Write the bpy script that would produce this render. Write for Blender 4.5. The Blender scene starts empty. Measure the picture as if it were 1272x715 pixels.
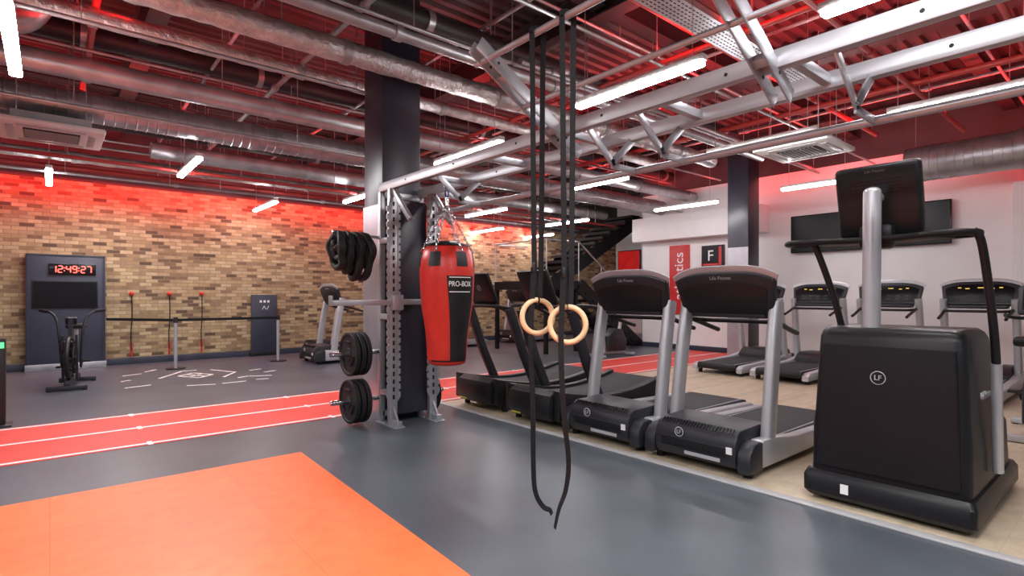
import bpy, bmesh, math, random
from mathutils import Vector, Matrix, Euler
random.seed(7)
S=bpy.context.scene; C=S.collection
PI=math.pi
FX,FY=.645,.764
H=1.35; FL=680.; HY=367.
def ray(px):
    k=(px-636)/FL
    return FX+k*FY, FY-k*FX
def at_z(px,py,z):
    d=FL*(H-z)/(py-HY); a,b=ray(px)
    return Vector((a*d,b*d,z))
# ---------------------------------------------------------------- materials
def nodes(name):
    m=bpy.data.materials.new(name); m.use_nodes=True
    nt=m.node_tree; b=nt.nodes['Principled BSDF']
    return m,nt,b
def mat(name,col,rough=.5,metal=0,var=.12,scale=6,bump=0,bscale=60,emit=None,es=0,spec=.5):
    m,nt,b=nodes(name); N=nt.nodes; L=nt.links
    tc=N.new('ShaderNodeTexCoord'); no=N.new('ShaderNodeTexNoise'); no.inputs['Scale'].default_value=scale; no.inputs['Detail'].default_value=3
    L.new(tc.outputs['Object'],no.inputs['Vector'])
    r=N.new('ShaderNodeValToRGB')
    r.color_ramp.elements[0].position=.3; r.color_ramp.elements[1].position=.7
    r.color_ramp.elements[0].color=(*[c*(1-var) for c in col],1); r.color_ramp.elements[1].color=(*[min(1,c*(1+var)) for c in col],1)
    L.new(no.outputs['Fac'],r.inputs['Fac']); L.new(r.outputs['Color'],b.inputs['Base Color'])
    b.inputs['Roughness'].default_value=rough; b.inputs['Metallic'].default_value=metal; b.inputs['Specular IOR Level'].default_value=spec
    if bump:
        n2=N.new('ShaderNodeTexNoise'); n2.inputs['Scale'].default_value=bscale; n2.inputs['Detail'].default_value=4
        L.new(tc.outputs['Object'],n2.inputs['Vector'])
        bp=N.new('ShaderNodeBump'); bp.inputs['Strength'].default_value=bump; bp.inputs['Distance'].default_value=.02
        L.new(n2.outputs['Fac'],bp.inputs['Height']); L.new(bp.outputs['Normal'],b.inputs['Normal'])
    if emit:
        b.inputs['Emission Color'].default_value=(*emit,1); b.inputs['Emission Strength'].default_value=es
    return m
def brick_mat(name,w,h,mortar,cols,mcol,rough,plane,offset=.5,bump=.5,nz=.35):
    m,nt,b=nodes(name); N=nt.nodes; L=nt.links
    tc=N.new('ShaderNodeTexCoord'); sp=N.new('ShaderNodeSeparateXYZ'); cb=N.new('ShaderNodeCombineXYZ')
    L.new(tc.outputs['Object'],sp.inputs[0])
    L.new(sp.outputs[plane[0]],cb.inputs[0]); L.new(sp.outputs[plane[1]],cb.inputs[1])
    br=N.new('ShaderNodeTexBrick'); br.inputs['Scale'].default_value=1; br.inputs['Brick Width'].default_value=w; br.inputs['Row Height'].default_value=h
    br.inputs['Mortar Size'].default_value=mortar; br.offset=offset
    br.inputs['Color1'].default_value=(0,0,0,1); br.inputs['Color2'].default_value=(1,1,1,1); br.inputs['Mortar'].default_value=(.5,.5,.5,1)
    L.new(cb.outputs[0],br.inputs['Vector'])
    r=N.new('ShaderNodeValToRGB'); r.color_ramp.interpolation='LINEAR'
    els=r.color_ramp.elements
    els[0].position=cols[0][0]; els[0].color=(*cols[0][1],1); els[1].position=cols[-1][0]; els[1].color=(*cols[-1][1],1)
    for p,c in cols[1:-1]:
        e=els.new(p); e.color=(*c,1)
    L.new(br.outputs['Color'],r.inputs['Fac'])
    no=N.new('ShaderNodeTexNoise'); no.inputs['Scale'].default_value=9; no.inputs['Detail'].default_value=6
    L.new(cb.outputs[0],no.inputs['Vector'])
    mx=N.new('ShaderNodeMixRGB'); mx.blend_type='OVERLAY'; mx.inputs[0].default_value=nz
    L.new(r.outputs['Color'],mx.inputs[1]); L.new(no.outputs['Fac'],mx.inputs[2])
    m2=N.new('ShaderNodeMixRGB'); m2.inputs[2].default_value=(*mcol,1)
    L.new(br.outputs['Fac'],m2.inputs[0]); L.new(mx.outputs[0],m2.inputs[1]); L.new(m2.outputs[0],b.inputs['Base Color'])
    inv=N.new('ShaderNodeMath'); inv.operation='SUBTRACT'; inv.inputs[0].default_value=1; L.new(br.outputs['Fac'],inv.inputs[1])
    bp=N.new('ShaderNodeBump'); bp.inputs['Strength'].default_value=bump; bp.inputs['Distance'].default_value=.01
    L.new(inv.outputs[0],bp.inputs['Height']); L.new(bp.outputs['Normal'],b.inputs['Normal'])
    b.inputs['Roughness'].default_value=rough
    return m
M={}
M['brick']=brick_mat('brick',.21,.07,.006,[(0,(.10,.065,.04)),(.18,(.22,.14,.075)),(.4,(.39,.275,.145)),(.65,(.46,.34,.185)),(.88,(.54,.42,.25)),(1,(.25,.16,.09))],(.25,.20,.14),.85,(0,2))
M['wood_floor']=brick_mat('wood_floor',2.2,.11,.0012,[(0,(.50,.41,.285)),(.5,(.55,.455,.325)),(1,(.60,.51,.375))],(.42,.34,.23),.4,(0,1),.37,.06)
M['rubber_floor']=mat('rubber_floor',(.088,.102,.122),.36,0,.2,1.3,.05,90)
M['orange']=brick_mat('orange_mat',1.02,1.02,.0022,[(0,(.86,.172,.05)),(1,(.90,.188,.056))],(.70,.12,.034),.45,(0,1),0,.2,.28)
M['track']=mat('track_red',(.72,.06,.045),.5,0,.06,3,.03,120)
M['white_line']=mat('white_paint',(.85,.83,.80),.5,0,.04)
M['strip']=mat('grey_edge_strip',(.50,.50,.51),.45,.2,.1,4)
M['ceil']=mat('ceiling_deck',(.06,.045,.05),.6,0,.4,1.2)
M['steel_dark']=mat('dark_steel',(.028,.024,.028),.5,0,.2,4)
M['white_wall']=mat('white_plaster',(.82,.81,.82),.7,0,.03,2)
M['dark_wall']=mat('dark_upper_wall',(.06,.05,.055),.7,0,.2,2)
M['column']=mat('column_dark',(.032,.031,.046),.35,0,.15,2)
M['column_guard']=mat('column_guard',(.42,.42,.46),.3,.6,.1,3)
M['galv']=mat('galvanised_steel',(.46,.46,.48),.36,.7,.2,5,.08,40)
M['foil']=mat('crinkled_foil',(.58,.57,.57),.33,.7,.22,9,1.0,24)
M['silver']=mat('silver_powdercoat',(.50,.51,.54),.34,.45,.06,4)
M['rig']=mat('rig_silver',(.42,.43,.46),.34,.45,.06,5)
M['chrome']=mat('chrome',(.75,.75,.77),.18,1,.05,5)
M['black']=mat('black_plastic',(.011,.011,.013),.4,0,.2,5,.05,150,spec=.35)
M['shroud']=mat('black_shroud',(.008,.008,.010),.38,0,.15,4,.03,120,spec=.3)
M['black_gloss']=mat('black_gloss',(.008,.008,.010),.22,0,.1,5,spec=.35)
M['charcoal']=mat('charcoal_plastic',(.02,.021,.026),.42,0,.15,6,.06,140,spec=.4)
M['belt']=mat('running_belt',(.026,.027,.031),.6,0,.2,30,.1,200,spec=.3)
M['rubber']=mat('black_rubber',(.013,.013,.014),.65,0,.2,12,.1,90,spec=.3)
M['hole']=mat('dark_hole',(.012,.012,.014),.8)
M['webbing']=mat('black_webbing',(.011,.011,.013),.75,0,.25,80,.2,300,spec=.25)
M['ringwood']=mat('pale_birch',(.74,.54,.31),.4,0,.12,12)
M['bagred']=mat('red_leather',(.60,.032,.022),.33,0,.1,6,.12,60)
M['bagblack']=mat('black_leather',(.012,.011,.013),.4,0,.2,8,.15,70,spec=.4)
M['redpipe']=mat('red_pipe',(.36,.035,.03),.4,0,.1,5)  # red base colour used on some of the pipes
M['redpaint']=mat('red_paint',(.55,.03,.03),.45,0,.08,5)
M['whiteplastic']=mat('white_plastic',(.70,.70,.70),.4,0,.03,4)
M['whitetext']=mat('white_lettering',(.85,.85,.85),.5,0,.02)
M['greytext']=mat('grey_lettering',(.42,.43,.45),.4,0,.02)
M['dimtext']=mat('dim_lettering',(.16,.165,.175),.4,0,.02)
M['led']=mat('led_diffuser',(1,1,1),.5,0,0,3,0,60,(1.0,.97,.98),64)
M['redled']=mat('red_led',(.4,0,0),.5,0,0,3,0,60,(1,.10,.07),5)
M['redscreen']=mat('red_screen',(.2,.01,.01),.4,0,.5,3,0,60,(1,.02,.02),.3)
M['yellowled']=mat('yellow_led',(.4,.3,.02),.5,0,0,3,0,60,(1,.7,.12),.75)
M['greenled']=mat('green_led',(.05,.4,.1),.5,0,0,3,0,60,(.1,1,.3),1.5)
M['yellow']=mat('yellow_trim',(.6,.55,.05),.45,0,.05)
M['bluegrey']=mat('blue_grey_laminate',(.038,.044,.07),.4,0,.1,3)
M['screen']=mat('dark_screen',(.004,.004,.006),.3,0,.1,3,spec=.2)
M['stairblack']=mat('black_steel',(.007,.007,.009),.5,0,.2,5,spec=.25)
M['blue']=mat('blue_metal',(.05,.12,.4),.35,.3,.1,5)
# ---------------------------------------------------------------- mesh builder
def crom(pts,n=6,closed=False):
    P=[Vector(p) for p in pts]; out=[]
    k=len(P); rng=k if closed else k-1
    for i in range(rng):
        if closed: a,b,c,d=P[(i-1)%k],P[i],P[(i+1)%k],P[(i+2)%k]
        else: a,b,c,d=P[max(i-1,0)],P[i],P[i+1],P[min(i+2,k-1)]
        for j in range(n):
            t=j/n
            out.append(.5*((2*b)+(c-a)*t+(2*a-5*b+4*c-d)*t*t+(3*b-a-3*c+d)*t**3))
    if not closed: out.append(P[-1])
    return out
def rrect(w,h,r,n=4):
    out=[]
    for cx,cy,a in ((w/2-r,h/2-r,0),(-w/2+r,h/2-r,90),(-w/2+r,-h/2+r,180),(w/2-r,-h/2+r,270)):
        for i in range(n+1):
            t=math.radians(a+90*i/n); out.append((cx+r*math.cos(t),cy+r*math.sin(t)))
    return out
class MB:
    def __init__(s): s.bm=bmesh.new(); s.mi=0
    def mat(s,i): s.mi=i; return s
    def merge(s,tb,Mx=None):
        if Mx is not None: bmesh.ops.transform(tb,matrix=Mx,verts=tb.verts)
        for f in tb.faces: f.material_index=s.mi
        me=bpy.data.meshes.new('tmp'); tb.to_mesh(me); tb.free(); s.bm.from_mesh(me); bpy.data.meshes.remove(me)
        return s
    def box(s,c,size,rot=None,bev=0,seg=2):
        tb=bmesh.new(); bmesh.ops.create_cube(tb,size=1)
        bmesh.ops.transform(tb,matrix=Matrix.Diagonal((*size,1)),verts=tb.verts)
        if bev: bmesh.ops.bevel(tb,geom=list(tb.edges),offset=bev,segments=seg,profile=.5,affect='EDGES')
        Mx=Matrix.Translation(c)
        if rot: Mx=Mx@Euler(rot).to_matrix().to_4x4()
        return s.merge(tb,Mx)
    def bb(s,x0,x1,y0,y1,z0,z1,bev=0):
        return s.box(((x0+x1)/2,(y0+y1)/2,(z0+z1)/2),(abs(x1-x0),abs(y1-y0),abs(z1-z0)),None,bev)
    def cyl(s,p0,p1,r,r2=None,seg=16):
        p0=Vector(p0); p1=Vector(p1); d=p1-p0
        tb=bmesh.new(); bmesh.ops.create_cone(tb,cap_ends=True,segments=seg,radius1=r,radius2=r if r2 is None else r2,depth=d.length)
        q=d.to_track_quat('Z','Y').to_matrix().to_4x4()
        return s.merge(tb,Matrix.Translation((p0+p1)/2)@q)
    def sph(s,c,r,sc=(1,1,1),seg=16):
        tb=bmesh.new(); bmesh.ops.create_uvsphere(tb,u_segments=seg,v_segments=seg//2+2,radius=r)
        return s.merge(tb,Matrix.Translation(c)@Matrix.Diagonal((*sc,1)))
    def loft(s,secs,cap=True,closed=False):
        tb=bmesh.new(); V=[[tb.verts.new(p) for p in sec] for sec in secs]; n=len(secs[0]); k=len(secs)
        for i in range(k if closed else k-1):
            A=V[i];B=V[(i+1)%k]
            for j in range(n):
                tb.faces.new((A[j],A[(j+1)%n],B[(j+1)%n],B[j]))
        if cap and not closed:
            tb.faces.new(V[0]); tb.faces.new(V[-1])
        return s.merge(tb)
    def sweep(s,pts,prof,up=(0,0,1),closed=False,twist=0):
        P=[Vector(p) for p in pts]; k=len(P); secs=[]
        n=None
        for i in range(k):
            if closed: t=(P[(i+1)%k]-P[(i-1)%k])
            else: t=P[min(i+1,k-1)]-P[max(i-1,0)]
            t.normalize()
            if n is None:
                u=Vector(up)
                if abs(u.dot(t))>.95: u=Vector((1,0,0)) if abs(t.x)<.9 else Vector((0,1,0))
                n=(u-t*u.dot(t)).normalized()
            else:
                n=(n-t*n.dot(t)).normalized()
            b=t.cross(n)
            a=twist*i/max(k-1,1); ca,sa=math.cos(a),math.sin(a)
            secs.append([P[i]+b*(x*ca-y*sa)+n*(x*sa+y*ca) for x,y in prof])
        return s.loft(secs,True,closed)
    def tube(s,pts,r,seg=10,closed=False,up=(0,0,1)):
        return s.sweep(pts,[(r*math.cos(2*PI*i/seg),r*math.sin(2*PI*i/seg)) for i in range(seg)],up,closed)
    def torus(s,c,R,r,ax='z',n=28,seg=8,sc=(1,1)):
        c=Vector(c); pts=[]
        for i in range(n):
            a=2*PI*i/n; u,v=R*math.cos(a)*sc[0],R*math.sin(a)*sc[1]
            pts.append(c+(Vector((u,v,0)) if ax=='z' else Vector((0,u,v)) if ax=='x' else Vector((u,0,v))))
        return s.tube(pts,r,seg,True,(0,0,1) if ax=='z' else (1,0,0) if ax=='x' else (0,1,0))
    def prism(s,poly,plane,a,b,bev=0):
        f={'xz':lambda p,t:(p[0],t,p[1]),'yz':lambda p,t:(t,p[0],p[1]),'xy':lambda p,t:(p[0],p[1],t)}[plane]
        tb=bmesh.new(); A=[tb.verts.new(f(p,a)) for p in poly]; B=[tb.verts.new(f(p,b)) for p in poly]; n=len(poly)
        for i in range(n): tb.faces.new((A[i],A[(i+1)%n],B[(i+1)%n],B[i]))
        fa=tb.faces.new(A); fb=tb.faces.new(B)
        if bev:
            ed=list(set(list(fa.edges)+list(fb.edges)))
            bmesh.ops.recalc_face_normals(tb,faces=tb.faces)
            bmesh.ops.bevel(tb,geom=ed,offset=bev,segments=2,profile=.5,affect='EDGES')
        return s.merge(tb)
    def lathe(s,prof,c=(0,0,0),seg=32,Mx=None):
        tb=bmesh.new(); rings=[]
        for r,z in prof:
            if r<1e-5: rings.append([tb.verts.new((0,0,z))])
            else: rings.append([tb.verts.new((r*math.cos(2*PI*i/seg),r*math.sin(2*PI*i/seg),z)) for i in range(seg)])
        for A,B in zip(rings,rings[1:]):
            for i in range(seg):
                j=(i+1)%seg
                if len(A)==1 and len(B)==1: continue
                if len(A)==1: tb.faces.new((A[0],B[i],B[j]))
                elif len(B)==1: tb.faces.new((A[i],A[j],B[0]))
                else: tb.faces.new((A[i],A[j],B[j],B[i]))
        Q=Matrix.Translation(c)
        if Mx is not None: Q=Q@Mx
        return s.merge(tb,Q)
    def build(s,name,m,parent=None,sharp=38):
        bmesh.ops.recalc_face_normals(s.bm,faces=s.bm.faces)
        me=bpy.data.meshes.new(name); s.bm.to_mesh(me); s.bm.free()
        for x in (m if isinstance(m,(list,tuple)) else [m]): me.materials.append(M[x])
        me.shade_smooth(); me.set_sharp_from_angle(angle=math.radians(sharp))
        o=bpy.data.objects.new(name,me); C.objects.link(o)
        if parent: o.parent=parent
        return o
def tag(o,label=None,cat=None,group=None,kind=None):
    if label: o['label']=label
    if cat: o['category']=cat
    if group: o['group']=group
    if kind: o['kind']=kind
    return o
def thing(name,label,cat,loc=(0,0,0),rz=0,group=None):
    o=bpy.data.objects.new(name,None); C.objects.link(o); o.empty_display_size=.1
    o.location=loc; o.rotation_euler=(0,0,rz); return tag(o,label,cat,group)
def struct(mb,name,m): return tag(mb.build(name,m),kind='structure')
def dup(o,loc,rz=None,label=None,group=None):
    def cp(x,par):
        c=x.copy(); C.objects.link(c)
        if par: c.parent=par
        for ch in list(x.children): cp(ch,c)
        return c
    r=cp(o,None); r.location=loc
    if rz is not None: r.rotation_euler=(0,0,rz)
    if label: r['label']=label
    if group: r['group']=group
    return r
def text(name,body,size,m,parent,loc,rot,ext=.0015,sx=1,bend=None):
    cu=bpy.data.curves.new('t','FONT'); cu.body=body; cu.size=size; cu.align_x='CENTER'; cu.align_y='CENTER'; cu.extrude=ext
    ob=bpy.data.objects.new('t',cu); C.objects.link(ob)
    dg=bpy.context.evaluated_depsgraph_get(); me=bpy.data.meshes.new_from_object(ob.evaluated_get(dg))
    bpy.data.objects.remove(ob); bpy.data.curves.remove(cu)
    for v in me.vertices:
        v.co.x*=sx
        if bend:
            a=v.co.x/bend; z=v.co.z
            v.co.x=(bend+z)*math.sin(a); v.co.z=(bend+z)*math.cos(a)-bend
    me.materials.clear(); me.materials.append(M[m])
    o=bpy.data.objects.new(name,me); C.objects.link(o); o.parent=parent; o.location=loc; o.rotation_euler=rot
    return o
FNX=(PI/2,0,-PI/2)   # facing -x
# ---------------------------------------------------------------- room
CZ=4.7
mb=MB(); mb.bb(-8,3.75,-5,13.3,-.1,0).bb(3.75,16.2,5.88,13.3,-.1,0).bb(12.2,16.2,-5,5.88,-.1,0).mat(1).bb(3.75,12.2,-5,5.88,-.1,0)
struct(mb,'floor',['rubber_floor','wood_floor'])
prof=[]; y=-5
while y<13.3:
    prof+=[(y,CZ),(y+.07,CZ),(y+.09,CZ+.05),(y+.16,CZ+.05)]; y+=.18
poly=prof+[(13.3,CZ+.15),(-5,CZ+.15)]
mb=MB(); mb.prism(poly,'yz',-8,16.2); struct(mb,'ceiling','ceil')
struct(MB().bb(-8,16.2,13.15,13.3,0,3.5),'wall_back','brick')
struct(MB().bb(-8,16.2,13.10,13.3,3.5,CZ),'wall_back_upper','dark_wall')  # dark colour band stands in for the shade above the bricks
struct(MB().bb(12.2,12.4,-5,9,0,4.0),'wall_right','white_wall')
struct(MB().bb(12.2,12.4,-5,9,4.0,CZ),'wall_right_upper','dark_wall')
struct(MB().bb(12.4,16.2,8.8,9,0,CZ),'wall_return','white_wall')
struct(MB().bb(16.2,16.35,8.8,13.3,0,CZ),'wall_end','white_wall')
struct(MB().bb(-8,16.2,13.12,13.15,0,.13,.005),'baseboard_back','bluegrey')
struct(MB().bb(12.17,12.2,-5,9,0,.12,.005),'baseboard_right','bluegrey')
struct(MB().bb(3.71,3.79,-5,5.88,0,.012,.004),'trim_1','strip')
struct(MB().bb(11.75,12.2,5.6,9,2.75,3.35,.01),'trim_2','white_wall')
struct(MB().bb(11.95,12.2,-5,1.55,0,3.2,.01),'trim_3','white_wall')
for nm,x0,x1 in (('column',2.75,3.22),('column',10.9,11.37)):
    struct(MB().bb(x0,x1,5.43,5.88,0,CZ,.012),nm,'column')
    struct(MB().bb(x0-.012,x0,5.43,5.88,0,2.35),'column_guard','column_guard')
for i,x in enumerate((-2.2,.9,4.6,7.6,10.4,13.6)):
    mb=MB(); mb.bb(x-.1,x+.1,-5,13.10,CZ-.34,CZ-.32); mb.bb(x-.1,x+.1,-5,13.10,CZ-.02,CZ); mb.bb(x-.008,x+.008,-5,13.10,CZ-.32,CZ-.02)
    struct(mb,'ceiling_beam','steel_dark')
for y in (-.4,1.6,3.9,6.9,10.2):
    mb=MB(); mb.bb(-8,16.2,y-.09,y+.09,CZ-.26,CZ-.245); mb.bb(-8,16.2,y-.006,y+.006,CZ-.245,CZ); struct(mb,'ceiling_beam','steel_dark')
# ---------------------------------------------------------------- floor finishes
t=thing('running_track','red two lane sprint track crossing the grey floor','running track',(0,0,0))
MB().bb(-7,12.1,5.9,7.55,.0005,.004).build('track_surface','track',t)
for yy,w in ((5.96,.045),(6.72,.045),(7.49,.045)):
    MB().bb(-7,12.1,yy-w/2,yy+w/2,.004,.0055).build('lane_line','white_line',t)
for x in (-1,.7,2.4,4.4,6.4):
    for yy in (5.96,6.72,7.49): MB().bb(x-.02,x+.02,yy-.07,yy+.07,.004,.006).build('distance_tick','white_line',t)
t=thing('exercise_mat','large square orange rubber mat in the front left foreground','mat',(0,0,0))
MB().prism([(1.65,4.77),(-4.5,4.77),(-4.5,-3.4),(1.32,-3.4)],'xy',.0005,.008).build('mat_surface','orange',t)
t=thing('floor_marking','white agility drill marking painted on grey floor by the brick wall','floor marking')
def fline(x0,y0,x1,y1,w=.04):
    a=at_z(x0,y0,0); b=at_z(x1,y1,0); d=b-a; ang=math.atan2(d.y,d.x)
    MB().box(((a+b)/2)+Vector((0,0,.0025)),(d.length,w,.003),(0,0,ang)).build('painted_line','white_line',t)
for l in [(155,482,187,478),(152,467,176,464),(180,462,194,459),(150,474,162,472),
          (198,470,226,461),(262,459,292,462),(292,462,278,468),(226,461,244,459.5),
          (232,479,268,477),(276,476,306,473),(296,469,308,467),(310,467,338,466),(310,460,324,458),(328,462,342,460),(318,471,334,470),
          (222,467,240,463),(240,463,264,465),(264,465,248,469),(248,469,222,467),(231,465,256,467),(252,464,235,468)]: fline(*l)
# ---------------------------------------------------------------- ducts and pipes
DUCTS=[]
def duct_x(name,label,y,z,r,x0,x1,m,style,cat='duct',group=None,seg=22,reg=True,rods=True):
    if reg: DUCTS.append((y,r))
    t=thing(name,label,cat,((x0+x1)/2,y,z),0,group); h=(x1-x0)/2
    RY=Matrix.Rotation(PI/2,4,'Y')
    if style=='spiral':
        prof=[(0,-h)]; u=-h
        while u<h: prof+=[(r,u),(r,u+.085),(r+.007,u+.09),(r+.007,u+.1),(r,u+.105)]; u+=.11
        prof+=[(0,u)]
    elif style=='foil':
        prof=[(0,-h)]; u=-h
        while u<h: prof.append((r*random.uniform(.93,1.07),u)); u+=.09
        prof+=[(0,u)]
    else: prof=[(0,-h),(r,-h),(r,h),(0,h)]
    if r<.04: seg=12
    MB().lathe(prof,(0,0,0),seg,RY).build('duct_body' if r>.09 else 'pipe_body',m,t)
    u=-h+.5
    while u<h and r>.02:
        MB().lathe([(r+.001,u-.035),(r+.014,u-.035),(r+.014,u+.035),(r+.001,u+.035)],(0,0,0),seg,RY).build('joint_collar','galv' if m!='redpipe' else m,t); u+=1.9 if r>.05 else 2.6
    u=-h+.8
    while u<h and rods: MB().cyl((u,0,r*.9),(u,0,CZ-z+.03),.006,None,6).build('hanger_rod','galv',t); u+=2.4
    return t
duct_x('ventilation_duct','ribbed silver spiral duct, the lowest big one along the brick wall side',8.3,3.6,.17,-4,12,'galv','spiral')
duct_x('ventilation_duct','smooth silver duct running just above the ribbed spiral duct',7.35,3.74,.12,-4,12,'galv','plain')
duct_x('ventilation_duct','crinkled foil wrapped duct passing in front of the dark column',5.12,3.72,.105,-4,9,'foil','foil')
duct_x('ventilation_duct','thin foil lagged duct between smooth duct and column',6.36,3.92,.08,-4,9,'foil','foil')
duct_x('ventilation_duct','foil lagged duct high beyond the ribbed spiral duct',9.25,3.95,.12,-4,12,'foil','foil')
duct_x('ventilation_duct','low smooth silver duct between spiral duct and brick wall',10.15,3.62,.13,1.2,12,'galv','plain')
duct_x('ventilation_duct','slim foil lagged duct just above brick wall top',11.5,3.62,.085,-4,12,'foil','foil')
duct_x('ceiling_pipe','thick smooth grey pipe nearest the viewer crossing over the rig',4.26,3.62,.055,-2,9,'galv','plain','pipe')
duct_x('ceiling_pipe','thick black pipe at the top edge above the column',4.75,4.1,.10,.5,9,'steel_dark','plain','pipe')
duct_x('ceiling_pipe','red pipe over the floor markings, lower one',9.8,3.28,.028,-4,12,'redpipe','plain','pipe')
duct_x('ceiling_pipe','thin grey conduit hanging close to the brick wall',11.15,3.28,.022,-4,12,'galv','plain','pipe')
duct_x('ceiling_pipe','red pipe running along the top of the brick wall',12.5,3.62,.035,-4,14,'redpipe','plain','pipe')
duct_x('ceiling_pipe','red pipe high above the orange mat',3.2,4.15,.035,-2,11,'redpipe','plain','pipe')
duct_x('ceiling_pipe','red pipe above the pull up rig, right of the cable tray',2.0,3.95,.03,1,11,'redpipe','plain','pipe')
duct_x('ceiling_pipe','dark red pipe between column and foil ducts',6.0,4.2,.05,-4,10,'redpipe','plain','pipe')
duct_x('ceiling_pipe','red pipe above the treadmills beside the white cassette unit',.9,3.9,.03,2,11,'redpipe','plain','pipe')
duct_x('ceiling_pipe','grey pipe above the far treadmills',4.6,3.95,.045,4,12,'galv','plain','pipe')
TG='conduits in the tangle below the ceiling deck'
for y,z,r in ((7.9,4.15,.02),(8.75,4.2,.025),(9.55,4.1,.018),(10.55,3.42,.02),(10.75,3.8,.02),(11.8,3.9,.025),(12.1,3.45,.018),(6.65,4.05,.02),(4.0,4.3,.018),(3.5,3.85,.018),(1.3,4.2,.018),(5.75,3.62,.02),(7.65,3.42,.02),(4.5,3.85,.02)):
    duct_x('conduit','thin grey conduit in the tangle below the ceiling deck',y,z,r,-3,2.7 if 5.42<y<5.9 else 12,'galv','plain','pipe',TG,12,True,True)
duct_x('ceiling_pipe','black lagged pipe high over the ribbed spiral duct',8.0,4.35,.12,-4,12,'steel_dark','plain','pipe')
duct_x('ceiling_pipe','black lagged pipe high between brick wall and spiral duct',10.95,4.15,.13,-4,12,'steel_dark','plain','pipe')
duct_x('ceiling_pipe','black lagged pipe high over the near foil wrapped duct',5.65,4.0,.09,-4,2.6,'steel_dark','plain','pipe')
def pipe_y(name,label,x,z,r,y0,y1,m,style='plain',cat='pipe',group=None):
    t=duct_x(name,label,0,z,r,-(y1-y0)/2,(y1-y0)/2,m,style,cat,group,22,False); t.location=(x,(y0+y1)/2,z); t.rotation_euler=(0,0,PI/2); return t
pipe_y('ventilation_duct','wide silver spiral duct at upper right above the wall screens',10.9,3.5,.28,-3,2.7,'galv','spiral','duct')
pipe_y('ceiling_pipe','red pipe crossing above the near treadmill consoles',5.3,3.98,.03,-3,9,'redpipe')
pipe_y('ceiling_pipe','red pipe crossing above the far treadmill row',8.4,4.05,.04,-3,12,'redpipe')
pipe_y('ceiling_pipe','grey pipe crossing high beside the dark column',2.2,4.0,.03,-1,12.8,'galv')
pipe_y('ceiling_pipe','red pipe crossing over the left LED light',.35,4.22,.035,-1,12.8,'redpipe')
for x,z in ((1.6,4.28),(3.6,4.25),(6.2,4.3),(9.4,4.25)):
    pipe_y('branch_pipe','thin branch pipe crossing under the ceiling deck',x,z,.022,-1,12.8,'galv','plain','pipe','branch pipes under the ceiling deck')
t=thing('elbow_duct','vertical silver duct with elbow in the top left corner','duct',(-.25,6.95,4.0))
MB().tube(crom([(-3,0,-.12),(-1,0,-.12),(-.1,0,-.1),(.17,0,.15),(.2,0,.5),(.2,0,.73)],6),.12,18).build('duct_body','galv',t)
MB().cyl((.2,0,.3),(.2,0,.34),.135).build('joint_collar','galv',t); MB().cyl((-.9,0,-.12),(-.86,0,-.12),.135).build('joint_collar','galv',t)
def tray(label,y,z,x0,x1):
    t=thing('cable_tray',label,'cable tray',((x0+x1)/2,y,z)); h=(x1-x0)/2
    mb=MB(); mb.bb(-h,h,-.14,.14,0,.004); mb.bb(-h,h,-.144,-.14,0,.06); mb.bb(-h,h,.14,.144,0,.06)
    u=-h+.05; mb.mat(1)
    while u<h:
        for v in (-.105,-.063,-.021,.021,.063,.105): mb.box((u,v,-.001),(.035,.012,.002))
        u+=.06
    mb.build('tray_channel',['galv','hole'],t)
    u=-h+.4
    while u<h:
        for v in (-.142,.142): MB().cyl((u,v,0),(u,v,CZ-z+.03),.006,None,6).build('hanger_rod','galv',t)
        u+=1.8
tray('perforated steel cable tray high above the pull up rig',2.85,3.95,1.5,7)
def cassette(label,loc):
    t=thing('air_conditioner',label,'air conditioner',loc,0,'ceiling cassette units')
    MB().box((0,0,.03),(.95,.95,.06),None,.02).build('fascia','whiteplastic',t)
    MB().box((0,0,.11),(.70,.70,.11),None,.01).build('housing','greytext',t)
    mb=MB().box((0,0,-.004),(.5,.5,.012),None,.004).mat(1)
    for i in range(9): mb.box((0,-.2+.05*i,-.013),(.48,.012,.008))
    mb.build('grille',['charcoal','greytext'],t)
    for dx,dy,sx,sy in ((0,.36,.6,.07),(0,-.36,.6,.07),(.36,0,.07,.6),(-.36,0,.07,.6)):
        MB().box((dx,dy,-.004),(sx,sy,.012),None,.004).build('air_flap','greytext',t)
    for a in (-.3,.3):
        for b in (-.3,.3): MB().cyl((a,b,.15),(a,b,CZ-loc[2]+.03),.006,None,6).build('hanger_rod','galv',t)
cassette('white ceiling cassette air conditioner at left, below the ribbed duct',(.02,8.3,3.2))
cassette('white ceiling cassette air conditioner above the far treadmills on the right',(7.75,3.1,3.28))
# ---------------------------------------------------------------- LED lights
leds=[((3,0),(22,95),'LED batten light in the top left corner of the room'),
((720,135),(872,75),'large bright LED batten light just behind the hanging ring straps'),
((545,205),(620,175),'LED batten light just right of the dark column'),
((1120,142),(1272,105),'LED batten light above the stair climbing machine'),
((880,193),(1015,163),'LED batten light left of the right hand cassette unit'),
((715,235),(778,220),'LED batten light beyond the ring straps above the black stairs'),
((580,270),(628,258),'LED batten light above the red punching bag, nearer one'),
((815,262),(890,250),'LED batten light in front of the second dark column'),
((980,235),(1050,224),'LED batten light above the two wall screens'),
((1018,20),None,'LED batten light at the top edge over the rig rails'),
((588,290),(622,283),'small far LED batten light behind the chains of the punching bag'),
((645,297),(690,290),'small far LED batten light left of the stairs'),
((680,281),(730,272),'small far LED batten light above the stair handrail'),
((222,220),(250,195),'LED batten light in front of the brick wall, middle one'),
((60,232),(62,207),'LED batten light above the wall clock panel'),
((317,263),(343,249),'LED batten light near the brick wall, left of the column'),
((437,249),(449,244),'small LED batten light half hidden by the dark column')]
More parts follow.
